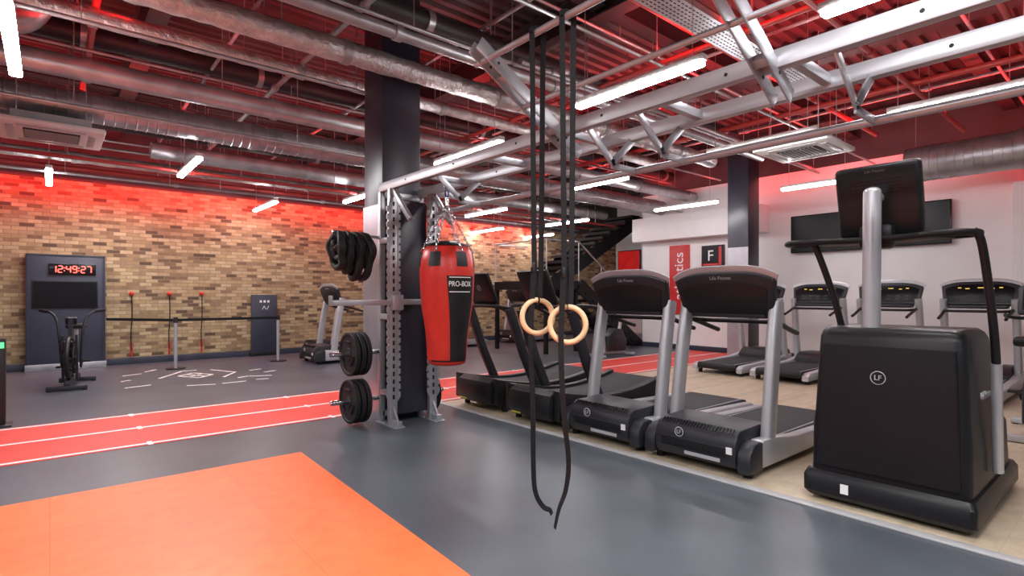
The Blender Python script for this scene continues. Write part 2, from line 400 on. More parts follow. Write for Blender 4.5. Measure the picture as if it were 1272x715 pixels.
for a,b,lab in leds:
    z=3.2; p=at_z(*a,z); q=at_z(*b,z) if b else p-Vector((0,1.3,0)); c=(p+q)/2; L=min(max(abs(p.y-q.y),1.15),1.5)
    t=thing('batten_light',lab,'ceiling light',(c.x,c.y,z),0,'suspended LED battens')
    MB().box((0,0,.045),(.075,L,.05),None,.006).build('housing','whiteplastic',t)
    MB().box((0,0,.0),(.085,L-.03,.045),None,.018,3).build('diffuser','led',t)
    for sg in (-1,1):
        off=.42
        while off>.05 and any(abs(c.y+sg*off*L-dy)<dr+.03 for dy,dr in DUCTS): off-=.02
        MB().cyl((0,sg*off*L,.06),(0,sg*off*L,CZ-z+.03),.004,None,6).build('suspension_wire','galv',t)
# ---------------------------------------------------------------- rig
RX0,RX1,RZ,RY1=2.72,3.2,2.5,5.15
PY=5.40
rig=thing('training_rig','silver steel pull up rig with uprights beside dark column and overhead rails','exercise rig',(2.96,5.15,0))
def rb(mb,name,m='rig'):
    o=mb.build(name,m,rig); o.data.transform(Matrix.Translation((-2.96,-5.15,0))); return o
RH=['rig','hole']
for x in (RX0,RX1):
    mb=MB(); mb.bb(x-.03,x+.03,-2.2,RY1+.25,RZ-.045,RZ+.045,.003); mb.mat(1); y=-1.9
    while y<5: mb.cyl((x-.032,y,RZ),(x-.0295,y,RZ),.010,None,10); y+=.84
    rb(mb,'overhead_rail',RH)
for y in (4.55,3.6,2.7,1.9,1.15,.3,-.5,-1.4):
    mb=MB(); mb.bb(RX0+.03,RX1-.03,y-.022,y+.022,RZ-.027,RZ+.027,.003); rb(mb,'cross_rung')
def plate(p0,p1,w,th,mb):
    p0=Vector(p0);p1=Vector(p1); d=(p1-p0); ang=math.atan2(d.z,d.x)
    mb.box((p0+p1)/2,(d.length+w*.5,th,w),(0,-ang,0),.003)
for y in (2.68,1.24,-.4):
    for dy in (-.04,.04):
        mb=MB(); plate((2.84,y+dy,2.36),(1.99,y+dy,2.86),.09,.010,mb); mb.mat(1)
        for q in (.15,.5,.85):
            mb.cyl((2.84-.85*q,y+dy-.0065,2.36+.5*q),(2.84-.85*q,y+dy-.0052,2.36+.5*q),.010,None,10)
        rb(mb,'slanted_bracket',RH)
    for q in (.25,.75):
        rb(MB().box((2.84-.85*q,y,2.36+.5*q),(.05,.075,.05),(0,math.atan2(.5,.85),0),.004),'bracket_spacer')
rb(MB().cyl((2.05,-1.6,2.8),(2.05,2.78,2.8),.019),'pull_up_bar')
rb(MB().cyl((2.40,-1.6,2.6),(2.40,2.78,2.6),.016),'pull_up_bar')
rb(MB().cyl((3.25,-2.2,2.25),(3.25,5.1,2.25),.024),'lower_bar')
for y in (4.3,2.45,2.05,.95,-.6):
    mb=MB(); plate((2.74,y,2.46),(2.98,y,2.27),.055,.012,mb); plate((3.2,y,2.46),(2.98,y,2.27),.055,.012,mb); plate((2.98,y,2.25),(3.25,y,2.25),.045,.012,mb)
    rb(mb,'hanging_bracket')
def saw(x,sgn):
    pts=[(x,.25)]
    z=.3
    while z<2.3:
        pts+=[(x+sgn*.034,z),(x+sgn*.034,z+.05),(x+sgn*.012,z+.055),(x+sgn*.012,z+.075)]; z+=.08
    pts+=[(x,2.38)]; return pts
for x in (RX0,RX1):
    mb=MB(); mb.bb(x-.045,x+.045,RY1-.03,RY1+.03,.0,RZ-.04,.006); mb.mat(1); z=.3
    while z<2.35: mb.box((x,RY1-.031,z),(.022,.004,.045)); z+=.08
    rb(mb,'upright',RH)
    mb=MB(); mb.bb(x-.03,x+.03,RY1+.215,RY1+.275,0,RZ-.04,.006); rb(mb,'rear_upright')
    for sg in (-1,1):
        mb=MB(); mb.prism(saw(x+sg*.044,sg),'xz',RY1-.034,RY1-.018); rb(mb,'notched_plate')
    rb(MB().bb(x-.06,x+.06,RY1-.18,RY1+.275,0,.012,.003),'foot_plate')
    rb(MB().bb(x-.03,x+.03,RY1-.16,RY1-.02,.01,.07,.006).box((x,RY1-.07,.13),(.02,.02,.2),(-.6,0,0)),'foot_gusset')
    for yy in (-.14,.1):
        for xx in (-.045,.045): rb(MB().cyl((x+xx,RY1+yy,.01),(x+xx,RY1+yy,.025),.012,None,6),'anchor_bolt','galv')
    for z in (1.9,1.1,.3): rb(MB().bb(x-.03,x+.03,RY1,RY1+.23,z,z+.06,.005),'side_brace')
    rb(MB().box((x,RY1-.2,RZ-.22),(.045,.5,.05),(math.radians(45),0,0),.006),'corner_brace')
rb(MB().bb(RX0,RX1,RY1+.215,RY1+.275,.06,.12,.006),'base_crossmember')
rb(MB().bb(RX0,RX1,RY1+.215,RY1+.275,RZ-.1,RZ-.03,.006),'top_crossmember')
rb(MB().bb(RX0+.05,RX1-.05,RY1+.03,RY1+.052,.1,2.36,.004),'back_panel','column')
mb=MB(); mb.box((2.40,5.09,1.28),(.74,.05,.055),None,.008); mb.box((2.74,5.09,1.28),(.12,.08,.16),None,.01); mb.box((2.9,5.09,1.285),(.3,.06,.06),None,.01); mb.box((2.04,5.09,1.3),(.02,.07,.1),None,.006); rb(mb,'dip_arm')
for z in (.75,.26):
    rb(MB().cyl((2.7,PY,z),(2.16,PY,z),.025,None,14),'storage_peg','chrome'); rb(MB().cyl((3.2,PY,z),(3.5,PY,z),.025,None,14),'storage_peg','chrome')
rb(MB().cyl((2.7,PY,1.97),(2.18,PY,2.0),.018,None,12),'storage_peg','chrome')
def weight_plate():
    t=thing('weight_plate','x','weight plate')
    RYm=Matrix.Rotation(PI/2,4,'Y')
    mb=MB(); prof=[(.026,-.018),(.05,-.022),(.06,-.022),(.065,-.012),(.19,-.012),(.2,-.024),(.22,-.024),(.226,-.018),(.226,.018),(.22,.024),(.2,.024),(.19,.012),(.065,.012),(.05,.022),(.026,.018),(.026,-.018)]
    mb.lathe(prof,(0,0,0),36,RYm); mb.build('plate_disc','rubber',t)
    for k in range(3):
        a=k*2*PI/3+PI/2
        mb=MB(); pts=[]
        for i in range(9):
            b=a-.45+.9*i/8; pts.append((-.014,.135*math.cos(b),.135*math.sin(b)))
        mb.sweep(pts,rrect(.012,.05,.005,2),(1,0,0)); mb.build('grip_slot','charcoal',t)
    MB().torus((0,0,0),.03,.006,'x',20,6).build('hub_ring','chrome',t)
    return t
wp=weight_plate(); first=True
specs=[]
for nm,z in (('upper',.75),('lower',.26)):
    for i,w in enumerate(('closest to the upright','in the middle of the stack','outermost of the stack')):
        specs.append((2.49-.062*i,z,'black rubber weight plate on the %s left peg, %s'%(nm,w)))
for nm,z in (('upper',.75),('lower',.26)):
    specs.append((3.32,z,'black rubber weight plate on the %s right peg behind punching bag'%nm))
for x,z,l in specs:
    o=wp if first else dup(wp,(0,0,0)); first=False
    o.location=(x,PY,z-.003); o['label']=l; o['group']='weight plates on the rack'
for i,(dx,rr,sz,lab) in enumerate(((-.13,.19,1.2,'widest black resistance band loop hanging on the rack peg, innermost'),(-.22,.17,1.35,'black resistance band loop hanging on the rack peg, second'),(-.31,.15,1.3,'black resistance band loop hanging on the rack peg, third'),(-.40,.16,1.1,'black rubber band loop at the outer end of the rack peg'))):
    t=thing('resistance_band',lab,'resistance band',(2.64+dx,PY,1.975-.01),0,'bands on the rack peg')
    def loop(k0,ph,ox):
        pts=[]
        for k in range(26):
            a=2*PI*k/26
            pts.append((ox+.012*math.sin(3*a+i+ph)+.02*math.cos(a*2+i+ph)*(math.sin(a)<.5),rr*k0*math.cos(a)*(.9+.12*math.sin(5*a+2*i+ph)*(math.sin(a)<.6)),(math.sin(a)-1)*rr*sz*k0+.02))
        return crom(pts,2,True)
    MB().sweep(loop(1,0,0),rrect(.055,.075,.018,2),(1,0,0),True).build('rubber_loop','rubber',t)
    MB().sweep(loop(.72,1.3,.012),rrect(.05,.065,.014,2),(1,0,0),True).build('inner_loop','rubber',t)
    MB().sweep(loop(.45,2.4,-.008),rrect(.045,.06,.012,2),(1,0,0),True).build('inner_loop','rubber',t)
# ---------------------------------------------------------------- punching bag
bx,by=3.0,4.55
bag=thing('punching_bag','red and black leather punching bag hanging on chains from the rig','punching bag',(bx,by,0))
BP=[(0,.67),(.145,.673),(.180,.69),(.193,.74),(.200,.85),(.207,.95),(.219,1.05),(.236,1.15),(.251,1.25),(.262,1.38),(.268,1.5),(.270,1.6),(.264,1.69),(.24,1.78),(.19,1.85),(.1,1.88),(0,1.885)]
def br(z):
    for (r0,z0),(r1,z1) in zip(BP[1:],BP[2:]):
        if z0<=z<=z1: return r0+(r1-r0)*(z-z0)/(z1-z0)
    return .2
MB().lathe(BP,(0,0,0),48).build('bag_body','bagred',bag,60)
def patch(a0,a1,z0,z1,off,name,m,parent=bag,n=14,k=12,shift=0):
    tb=MB(); secs=[]
    for i in range(k+1):
        z=z0+(z1-z0)*i/k; row=[]; f=i/k
        sh=shift*math.sin(PI*(1-f)*.55)
        for o in (off,-.01):
            lst=[]
            for j in range(n+1):
                a=math.radians(a0+sh+(a1-a0-sh)*j/n); r=br(z)+o; lst.append((r*math.cos(a),r*math.sin(a),z))
            row+= lst if o==off else lst[::-1]
        secs.append(row)
    tb.loft(secs); return tb.build(name,m,parent,60)
patch(-124,-56,.72,1.54,.004,'side_panel','bagblack',bag,14,16,9)
patch(40,110,.72,1.52,.004,'side_panel','bagblack')
patch(-176,-56,.715,.73,.004,'seam_band','bagblack',bag,20,1)
MB().lathe([(.212,1.83),(.195,1.853),(.1,1.885),(0,1.89),(0,1.87),(.15,1.84),(.212,1.83)],(0,0,0),48).build('top_cap','bagblack',bag,60)
pt=patch(-121,-68,1.375,1.535,.009,'logo_patch','black')
pa=math.radians(-94.5); pr=br(1.46)+.0095
text('brand_lettering','PRO-BOX',.07,'whitetext',pt,(pr*math.cos(pa),pr*math.sin(pa),1.46),(PI/2,0,pa+PI/2),.002,.82,pr)
patch(-119,-70,1.382,1.39,.012,'patch_border','whitetext',pt,12,1); patch(-119,-70,1.52,1.528,.012,'patch_border','whitetext',pt,12,1)
sp=[]
for k in range(6):
    a=-150+60*k
    patch(a-13,a+13,1.63,1.77,.006,'shoulder_tab','bagblack',bag,6,4)
    ar=math.radians(a); p=Vector((.248*math.cos(ar),.248*math.sin(ar),1.785)); sp.append(p)
def link(mb,p,d,i):
    d=Vector(d).normalized(); s1=d.orthogonal().normalized()
    if i%2: s1=d.cross(s1)
    pts=[p+d*(.019*math.cos(a))+s1*(.0105*math.sin(a)) for a in [2*PI*j/10 for j in range(10)]]
    mb.tube(pts,.0045,5,True,d.cross(s1))
top=Vector((0,0,2.25))
for p in sp:
    mb=MB(); d=top-p; n=int(d.length/.029)
    for i in range(n+1): link(mb,p+d*(i/n),d,i)
    mb.build('chain','chrome',bag)
    MB().torus(p+Vector((0,0,0)),.02,.005,'z',14,6).build('anchor_ring','chrome',bag)
MB().cyl((0,0,2.24),(0,0,2.32),.018).torus((0,0,2.225),.022,.006,'x',16,6).build('swivel','chrome',bag)
MB().torus((0,0,2.365),.05,.007,'x',20,6,(.55,1)).build('carabiner','blue',bag)
MB().torus((0,0,2.43),.036,.007,'x',20,6).box((0,0,2.465),(.05,.02,.012)).build('hanger_eye','chrome',bag)
# ---------------------------------------------------------------- gymnastic rings
def rings(label,y,zr,ang,tail,ztop=2.8,tw=0):
    t=thing('gymnastic_ring',label,'gymnastic ring',(2.05,y,zr),0,'gymnastic rings on the rig')
    c,s=math.cos(ang),math.sin(ang)
    pts=[(.092*math.sin(a)*c,.092*math.sin(a)*s,.092*math.cos(a)) for a in [2*PI*i/36 for i in range(36)]]
    MB().tube(pts,.0145,12,True,(-s,c,0)).build('wooden_ring','ringwood',t)
    zt=ztop-zr
    prof=rrect(.029,.003,.001,1)
    u=(.645,.764,0)
    off=.018
    w=Vector((.764,-.645,0))
    P=[w*-off*.4+Vector((0,0,.08)),w*-off+Vector((0,0,.3)),w*-off+Vector((-.015,0,zt-.15)),w*-off+Vector((-.022,0,zt))]
    Q=[w*off*.4+Vector((0,0,.08)),w*off+Vector((0,0,.25)),w*off+Vector((.015,0,zt-.15)),w*off+Vector((.022,0,zt))]
    MB().sweep(crom(P,6),prof,u).build('strap','webbing',t)
    MB().sweep(crom(Q,6),prof,u).build('strap','webbing',t)
    arc=[]
    for i in range(11):
        a=PI*i/10; arc.append(w*(-off*math.cos(a))+Vector((-.022*math.cos(a),0,zt+.022*math.sin(a))))
    MB().sweep(arc,prof,u).build('strap_wrap','webbing',t)
    MB().sweep([(.0165*math.cos(a)*-s,.0165*math.cos(a)*c,.092+.0165*math.sin(a)) for a in [2*PI*i/14 for i in range(14)]],rrect(.029,.003,.001,1),(c,s,0),True).build('ring_loop','webbing',t)
    MB().box((-.03,0,.27),(.012,.045,.05),(0,0,-.7),.003).build('buckle','charcoal',t)
    MB().sweep(crom([Vector(p) for p in tail],8),prof,u,False,tw).build('strap_tail','webbing',t)
rings('pale wooden gymnastic ring on black strap, left and farther one',2.21,1.235,math.radians(-18),[(-.03,.0,.27),(-.04,.01,-.1),(-.035,0,-.5),(-.03,0,-.85),(-.02,-.01,-.97),(.015,-.03,-1.04),(.045,-.05,-1.06),(.055,-.055,-1.085)],2.8,1.0)
rings('pale wooden gymnastic ring on black strap, right and nearer one',1.98,1.20,math.radians(-50),[(-.03,0,.27),(-.04,.01,-.1),(-.03,.0,-.45),(-.005,-.01,-.7),(-.015,.0,-.85),(-.045,.02,-.95),(-.06,.035,-1.05)],2.8,-1.3)
# ---------------------------------------------------------------- treadmills
def arch(w0,w1,h0,h1,n=16):
    pts=[(-w0/2,0),]
    for i in range(n+1):
        u=-1+2*i/n; pts.append((u*w1/2,h0+(h1-h0)*(1-abs(u)**3.6)))
    pts.append((w0/2,0)); return pts
def make_treadmill(label,group):
    t=thing('treadmill',label,'treadmill',(0,0,0),0,group)
    poly=[(.02,.07),(-.01,.12),(-.005,.25),(.03,.32),(.08,.345),(.42,.355),(.55,.33),(.66,.25),(.68,.07)]
    hood=MB().prism(poly,'xz',-.35,.35,.02).build('motor_hood','charcoal',t)
    mb=MB().box((-.010,0,.178),(.008,.6,.09),None,.002).mat(1)
    for i in range(5): mb.box((-.014,0,.15+.014*i),(.01,.56,.005))
    for i in range(24): mb.box((.047,-.3+.026*i,.33),(.05,.012,.012),(0,-.7,0))
    mb.build('vent_grille',['charcoal','black_gloss'],hood)
    MB().torus((-.012,.12,.265),.036,.004,'x',24,6).build('logo_ring','greytext',hood)
    text('logo_lettering','LF',.045,'greytext',hood,(-.014,.12,.265),FNX,.002)
    MB().box((-.014,-.08,.115),(.004,.3,.028)).build('info_strip','greytext',hood)
    MB().box((-.012,-.3,.2),(.008,.045,.05)).build('sticker','whitetext',hood)
    for s in (-1,1):
        poly=[(.16,.06),(.14,.2),(.22,.27),(.45,.26),(.8,.215),(2.02,.18),(2.1,.14),(2.1,.06)]
        MB().prism(poly,'xz',s*.352,s*.455,.018).build('side_rail','silver',t)
        poly=[(.0,.05),(-.012,.1),(.0,.2),(.06,.26),(.14,.275),(.2,.26),(.2,.05)]
        MB().prism(poly,'xz',s*.354,s*.462,.02).build('end_cap','charcoal',t)
        MB().sweep([(.38,s*.405,.2),(.42,s*.405,.5),(.49,s*.4,.95),(.56,s*.395,1.3)],rrect(.085,.125,.03,3),(1,0,0)).build('upright','silver',t)
        mb=MB(); mb.tube(crom([(.52,s*.38,1.16),(.68,s*.37,1.12),(.9,s*.36,1.06),(1.02,s*.36,1.03)],5),.021,10); mb.build('handrail','black',t)
        for x in (.12,1.95): MB().cyl((x,s*.38,0),(x,s*.38,.07),.035,None,14).build('foot','rubber',t)
    mb=MB().box((1.36,0,.165),(1.42,.7,.06),None,.01).mat(1)
    for y in (-.31,.31): mb.box((1.36,y,.197),(1.38,.012,.003))
    mb.build('running_belt',['belt','greytext'],t)
    MB().cyl((2.05,-.35,.14),(2.05,.35,.14),.055,None,16).build('rear_roller','black',t)
    tilt=math.radians(-18)
    R=Matrix.Translation((.5,0,1.2))@Matrix.Rotation(tilt,4,'Y')
    def con(mb,name,m,par=t):
        o=mb.build(name,m,par); o.data.transform(R); return o
    cb=con(MB().prism(arch(.80,.88,.285,.355),'yz',.0,.075,.018),'console','charcoal')
    A=arch(.81,.895,.285,.367)
    con(MB().sweep([(.036,y,z) for y,z in A[1:-1]],rrect(.085,.018,.008,2),(1,0,0)),'console_rim','silver')
    o=text('brand_lettering','Life Fitness',.042,'greytext',cb,(0,0,0),(0,0,0),.001)
    o.data.transform(R@Matrix.Translation((-.003,0,.31))@Euler(FNX).to_matrix().to_4x4())
    con(MB().prism(arch(.68,.76,.21,.27),'yz',-.008,.002,.004),'back_cover','black',cb)
    ds=con(MB().prism([(y,z+.03) for y,z in arch(.72,.78,.21,.275)],'yz',.07,.082,.004),'display','screen')
    for i,(y,w) in enumerate(((-.22,.04),(-.13,.05),(.02,.07),(.15,.04),(.24,.04))): con(MB().box((.084,y,.25-.012*(i%2)),(.004,w,.012)),'display_readout','yellowled',ds)
    for i in range(5):
        for j in range(2): con(MB().box((.084,-.24+.12*i,.08+.05*j),(.004,.05,.02),None,.001),'button','charcoal',ds)
    MB().tube(crom([(.62,-.37,1.14),(.74,-.3,1.13),(.76,0,1.13),(.74,.3,1.13),(.62,.37,1.14)],6),.02,10).build('front_handlebar','black',t)
    MB().box((.6,0,1.19),(.2,.66,.05),None,.015).build('accessory_tray','charcoal',t)
    return t
tm=make_treadmill('silver and black treadmill nearest the viewer, beside the stair climber','treadmills in the near row')
tm.location=(3.85,2.36,0)
dup(tm,(3.84,3.33,0),0,'silver and black treadmill second in the near row, behind the nearest one')
fr='treadmills in the far row'
for i,(x,y,l) in enumerate(((10.7,1.68,'far row treadmill at right frame edge, seen past the stair climber'),(10.7,2.78,'far row treadmill seen between handrails of the stair climber'),(10.75,3.84,'far row treadmill just left of the stair climber mast'),(10.8,4.9,'far row treadmill at the far end beside the red track'))):
    dup(tm,(x,y,0),PI,l,fr)
br_='treadmills along the brick wall'
for x,y,l in ((3.95,11.05,'silver treadmill by the brick wall left of the column, nearer one'),(4.4,12.2,'silver treadmill by the brick wall left of the column, farther one'),(7.0,12.2,'distant treadmill by the brick wall behind the punching bag'),(10.0,12.2,'distant treadmill beyond the black stair landing')):
    dup(tm,(x,y,0),0,l,br_)
def make_bike(label,loc,rz):
    t=thing('upright_bike',label,'exercise bike',loc,rz,'upright bikes in the far aisle')
    for x in (-.5,.5):
        MB().box((x,0,.04),(.08,.55,.06),None,.012).build('floor_bar','silver',t)
        for y in (-.24,.24): MB().cyl((x,y,0),(x,y,.03),.03,None,12).build('foot','rubber',t)
    MB().box((0,0,.09),(1.0,.08,.07),None,.012).build('main_frame','silver',t)
    MB().prism([(-.42,.1),(-.45,.35),(-.3,.6),(-.05,.62),(.18,.45),(.2,.12)],'xz',-.11,.11,.03).build('drive_shroud','charcoal',t)
    MB().tube(crom([(-.3,0,.5),(-.36,0,.85),(-.42,0,1.2)],5),.04,14).build('console_mast','silver',t)
    MB().box((-.44,0,1.3),(.08,.42,.32),(0,-.35,0),.03).build('console','charcoal',t)
    MB().box((-.395,0,1.31),(.006,.34,.22),(0,-.35,0)).build('display','screen',t)
    MB().tube(crom([(-.4,0,1.12),(-.34,.2,1.12),(-.2,.27,1.14),(-.02,.25,1.16)],6),.017,8).build('handlebar','black',t)
    MB().tube(crom([(-.4,0,1.12),(-.34,-.2,1.12),(-.2,-.27,1.14),(-.02,-.25,1.16)],6),.017,8).build('handlebar','black',t)
    MB().cyl((.2,0,.1),(.32,0,.9),.035,None,14).build('seat_post','silver',t)
    MB().prism([(.1,-.05),(.18,-.07),(.38,-.14),(.5,-.13),(.53,0),(.5,.13),(.38,.14),(.18,.07),(.1,.05)],'xy',.88,.97,.03).build('saddle','black',t)
    for s in (-1,1): MB().box((-.08+.1*s,s*.16,.34),(.16,.02,.03),(0,s*.5,0)).box((-.02+.16*s,s*.21,.34-s*.04),(.1,.09,.025),None,.005).build('pedal','rubber',t)
    return t
bk=make_bike('upright exercise bike with charcoal console at right edge behind the climber',(7.3,.75,0),PI)
dup(bk,(10.2,.62,0),PI,'upright exercise bike farther back at right edge beside white wall')
dup(bk,(9.6,7.95,0),PI,'upright exercise bike beside the red track under the black stairs',None)
def make_black_treadmill(label,group):
    t=thing('curved_treadmill',label,'treadmill',(0,0,0),0,group)
    def zc(x): return .36-.11*math.sin(PI*x/1.75)
    top=[(x,zc(x)) for x in [1.75*i/14 for i in range(15)]]
    for s in (-1,1):
        poly=[(0,.1)]+[(x,z+.035) for x,z in top]+[(1.78,.1),(1.6,.06),(.1,.06)]
        MB().prism(poly,'xz',s*.33,s*.42,.015).build('side_frame','black',t)
        MB().box((.8,s*.423,.12),(1.0,.006,.014)).build('accent_stripe','yellow',t)
        MB().sweep([(.62,s*.40,.25),(.42,s*.40,.65),(.2,s*.39,1.2)],rrect(.07,.11,.02,3),(1,0,0)).build('upright','charcoal',t)
        MB().tube(crom([(.2,s*.39,1.2),(.3,s*.39,1.24),(.6,s*.38,1.22),(.85,s*.38,1.12)],5),.024,10).build('handrail','black',t)
        for x in (.15,1.55): MB().cyl((x,s*.37,0),(x,s*.37,.08),.035,None,14).build('foot','rubber',t)
    mb=MB()
    for i in range(36):
        x=.03+1.69*i/35; sl=math.atan(-.11*PI/1.75*math.cos(PI*x/1.75))
        mb.box((x,0,zc(x)-.005),(.052,.64,.02),(0,-sl,0),.004)
    mb.build('slat_belt','belt',t)
    poly=[(.0,.08),(-.05,.14),(-.06,.24),(-.03,.34),(.05,.385),(.2,.35),(.2,.08)]
    MB().prism(poly,'xz',-.32,.32,.02).build('front_cover','black',t)
    MB().box((-.04,.2,.11),(.01,.14,.012)).build('accent_stripe','yellow',t)
    MB().tube(crom([(.2,-.39,1.2),(.14,-.25,1.22),(.12,0,1.23),(.14,.25,1.22),(.2,.39,1.2)],6),.024,10).build('front_handlebar','black',t)
    R=Matrix.Translation((.14,0,1.24))@Matrix.Rotation(math.radians(-24),4,'Y')
    o=MB().box((.03,0,.2),(.05,.46,.4),None,.02).build('console','black',t); o.data.transform(R)
    o2=MB().box((.058,0,.21),(.006,.38,.3),None,.002).build('display','screen',o); o2.data.transform(R)
    o3=MB().torus((.003,0,.22),.035,.003,'x',22,6).torus((.003,0,.22),.018,.003,'x',18,6).build('console_mark','greytext',o); o3.data.transform(R)
    return t
bt=make_black_treadmill('all black slatted treadmill with slanted posts, nearer of the two by the bag','black treadmills near the bag')
bt.location=(3.85,4.25,0)
dup(bt,(3.9,5.3,0),0,'all black slatted treadmill with slanted posts, farther one behind the punching bag')
# ---------------------------------------------------------------- stair climber
cl=thing('stair_climber','tall black stair climbing machine with silver mast at the right foreground','stair climber',(3.9,1.1,0))
def sec(x0,x1,hw,z,r=.035): return [((x0+x1)/2+a,b,z) for a,b in rrect(x1-x0,2*hw,r,4)]
MB().loft([sec(-.0,1.32,.44,.03),sec(-.03,1.35,.455,.06),sec(-.03,1.33,.455,.16),sec(.0,1.28,.44,.20)]).build('base_skirt','shroud',cl)
MB().loft([sec(.02,1.22,.425,.16,.06),sec(.02,1.16,.42,.5,.06),sec(.03,1.0,.412,.58,.06),sec(.05,.88,.40,.9,.06),sec(.06,.76,.39,1.08,.06),sec(.075,.70,.38,1.12,.06),sec(.11,.65,.355,1.145,.06)]).build('body_shroud','shroud',cl)
fp=MB().loft([sec(.0,.06,.375,.24,.012),sec(.005,.06,.37,.55,.012),sec(.035,.09,.35,1.03,.012)]).build('front_panel','shroud',cl)
MB().torus((.022,.03,.84),.04,.003,'x',26,6).build('logo_ring','greytext',fp)
text('logo_lettering','LF',.045,'greytext',fp,(.020,.03,.84),FNX,.004)
MB().box((-.034,.2,.115),(.006,.045,.06)).build('sticker','whitetext',cl)
text('side_lettering','LifeFitness',.06,'greytext',cl,(.45,-.415,.75),(PI/2,0,0),.006)
for i in range(4): MB().box((1.32-.18*i,0,.3+.2*i),(.24,.6,.04),None,.008).build('step','charcoal',cl)
for x in (.1,1.2):
    for y in (-.3,.3): MB().cyl((x,y,0),(x,y,.04),.04).build('foot','rubber',cl)
MB().cyl((.17,.11,1.1),(.19,.11,2.02),.052,None,24).sph((.19,.11,2.02),.052,(1,1,.7),20).cyl((.19,.11,2.0),(.33,.11,2.0),.035,None,16).build('mast','silver',cl)
Rm=Matrix.Translation((.36,.12,1.99))@Matrix.Rotation(math.radians(-14),4,'Y')
mb=MB().box((0,0,0),(.1,.49,.48),None,.03,3).mat(1)
for i in range(5): mb.box((-.05,0,.05+.022*i),(.004,.3,.005))
co=mb.build('console',['black','black_gloss'],cl); co.data.transform(Rm)
o=MB().box((.052,0,0),(.006,.42,.42),None,.002).build('display','screen',co); o.data.transform(Rm)
o=text('brand_lettering','Life Fitness',.026,'dimtext',co,(0,0,0),(0,0,0),.001); o.data.transform(Rm@Matrix.Translation((-.052,0,.2))@Euler(FNX).to_matrix().to_4x4())
yc=.12
tr=[(.22,yc-.15),(.14,yc-.33),(.13,yc-.46),(.2,yc-.53),(.32,yc-.52),(.38,yc-.38),(.46,yc-.2),(.46,yc+.2),(.38,yc+.38),(.32,yc+.52),(.2,yc+.53),(.13,yc+.46),(.14,yc+.33),(.22,yc+.15)]
MB().tube(crom([(x,y,1.72) for x,y in tr],4,True),.021,10,True).build('handlebar_loop','black',cl)
MB().prism([(.25,yc-.15),(.17,yc-.33),(.3,yc-.42),(.44,yc-.18),(.44,yc+.18),(.3,yc+.42),(.17,yc+.33),(.25,yc+.15)],'xy',1.70,1.725,.006).build('handlebar_tray','black',cl)
MB().tube(crom([(.18,yc-.52,1.73),(.2,yc-.55,1.68),(.24,yc-.57,1.5),(.3,yc-.59,1.2),(.36,yc-.595,.98),(.4,yc-.59,.85)],7),.022,12).build('handrail','black',cl)
MB().tube(crom([(.22,yc+.36,1.72),(.24,yc+.32,1.6),(.3,yc+.26,1.35),(.36,yc+.22,1.1)],6),.022,12).build('handrail','black',cl)
MB().cyl((.37,yc-.595,.95),(.5,yc-.585,.28),.028).build('rail_post','silver',cl)
MB().box((.32,.12,1.74),(.10,.2,.16),None,.03).build('console_neck','black',cl)
# ---------------------------------------------------------------- right wall: screens, banner
def tv(label,y,z,w,h):
    t=thing('wall_screen',label,'screen',(12.2,y,z),0,'screens on the white wall')
    MB().box((-.11,0,0),(.06,w,h),None,.008).build('bezel','black_gloss',t)
    MB().box((-.142,0,0),(.004,w-.04,h-.04)).build('display_panel','screen',t)
    MB().box((-.04,0,0),(.08,.3,.3)).build('wall_bracket','black',t)
tv('black wall screen behind the stair climber, left of the pair',4.42,2.64,1.32,.78)
tv('black wall screen behind the stair climber console, right of the pair',3.02,2.66,1.32,.78)
t=thing('banner','red wall banner with white vertical lettering near the stairs','banner',(12.2,7.86,1.75))
MB().box((-.012,0,0),(.02,.58,1.75),None,.003).build('banner_cloth','redpaint',t)
tx=text('banner_lettering','athletics',.36,'whitetext',t,(-.025,0,.1),(0,0,0),.002)
tx.rotation_euler=Matrix(((0,0,-1),(0,1,0),(1,0,0))).to_euler()
t=thing('notice_screen','small black screen with large white letter F on the white wall','screen',(12.2,6.93,2.3))
MB().box((-.03,0,0),(.06,.58,.52),None,.006).build('bezel','black',t)
MB().box((-.062,0,0),(.004,.54,.48)).build('display_panel','screen',t)
text('letter','F',.36,'whitetext',t,(-.066,.05,0),FNX,.002)
MB().box((-.066,-.2,0),(.003,.07,.44)).box((-.066,.05,-.2),(.003,.4,.04)).build('red_graphic','redscreen',t)
t=thing('wall_box','small grey control box on white wall at right edge','control box',(11.95,1.25,2.05))
MB().box((-.03,0,0),(.06,.14,.2),None,.008).build('cover','whiteplastic',t)
MB().box((-.062,0,.04),(.004,.08,.05)).build('display','screen',t)
t=thing('red_lit_screen','glowing red screen on far wall beneath the black stairs','screen',(16.18,12.5,2.6))
MB().box((-.03,0,0),(.06,1.0,.8),None,.006).build('bezel','black_gloss',t)
MB().box((-.062,0,0),(.004,.94,.74)).build('display_panel','redscreen',t)
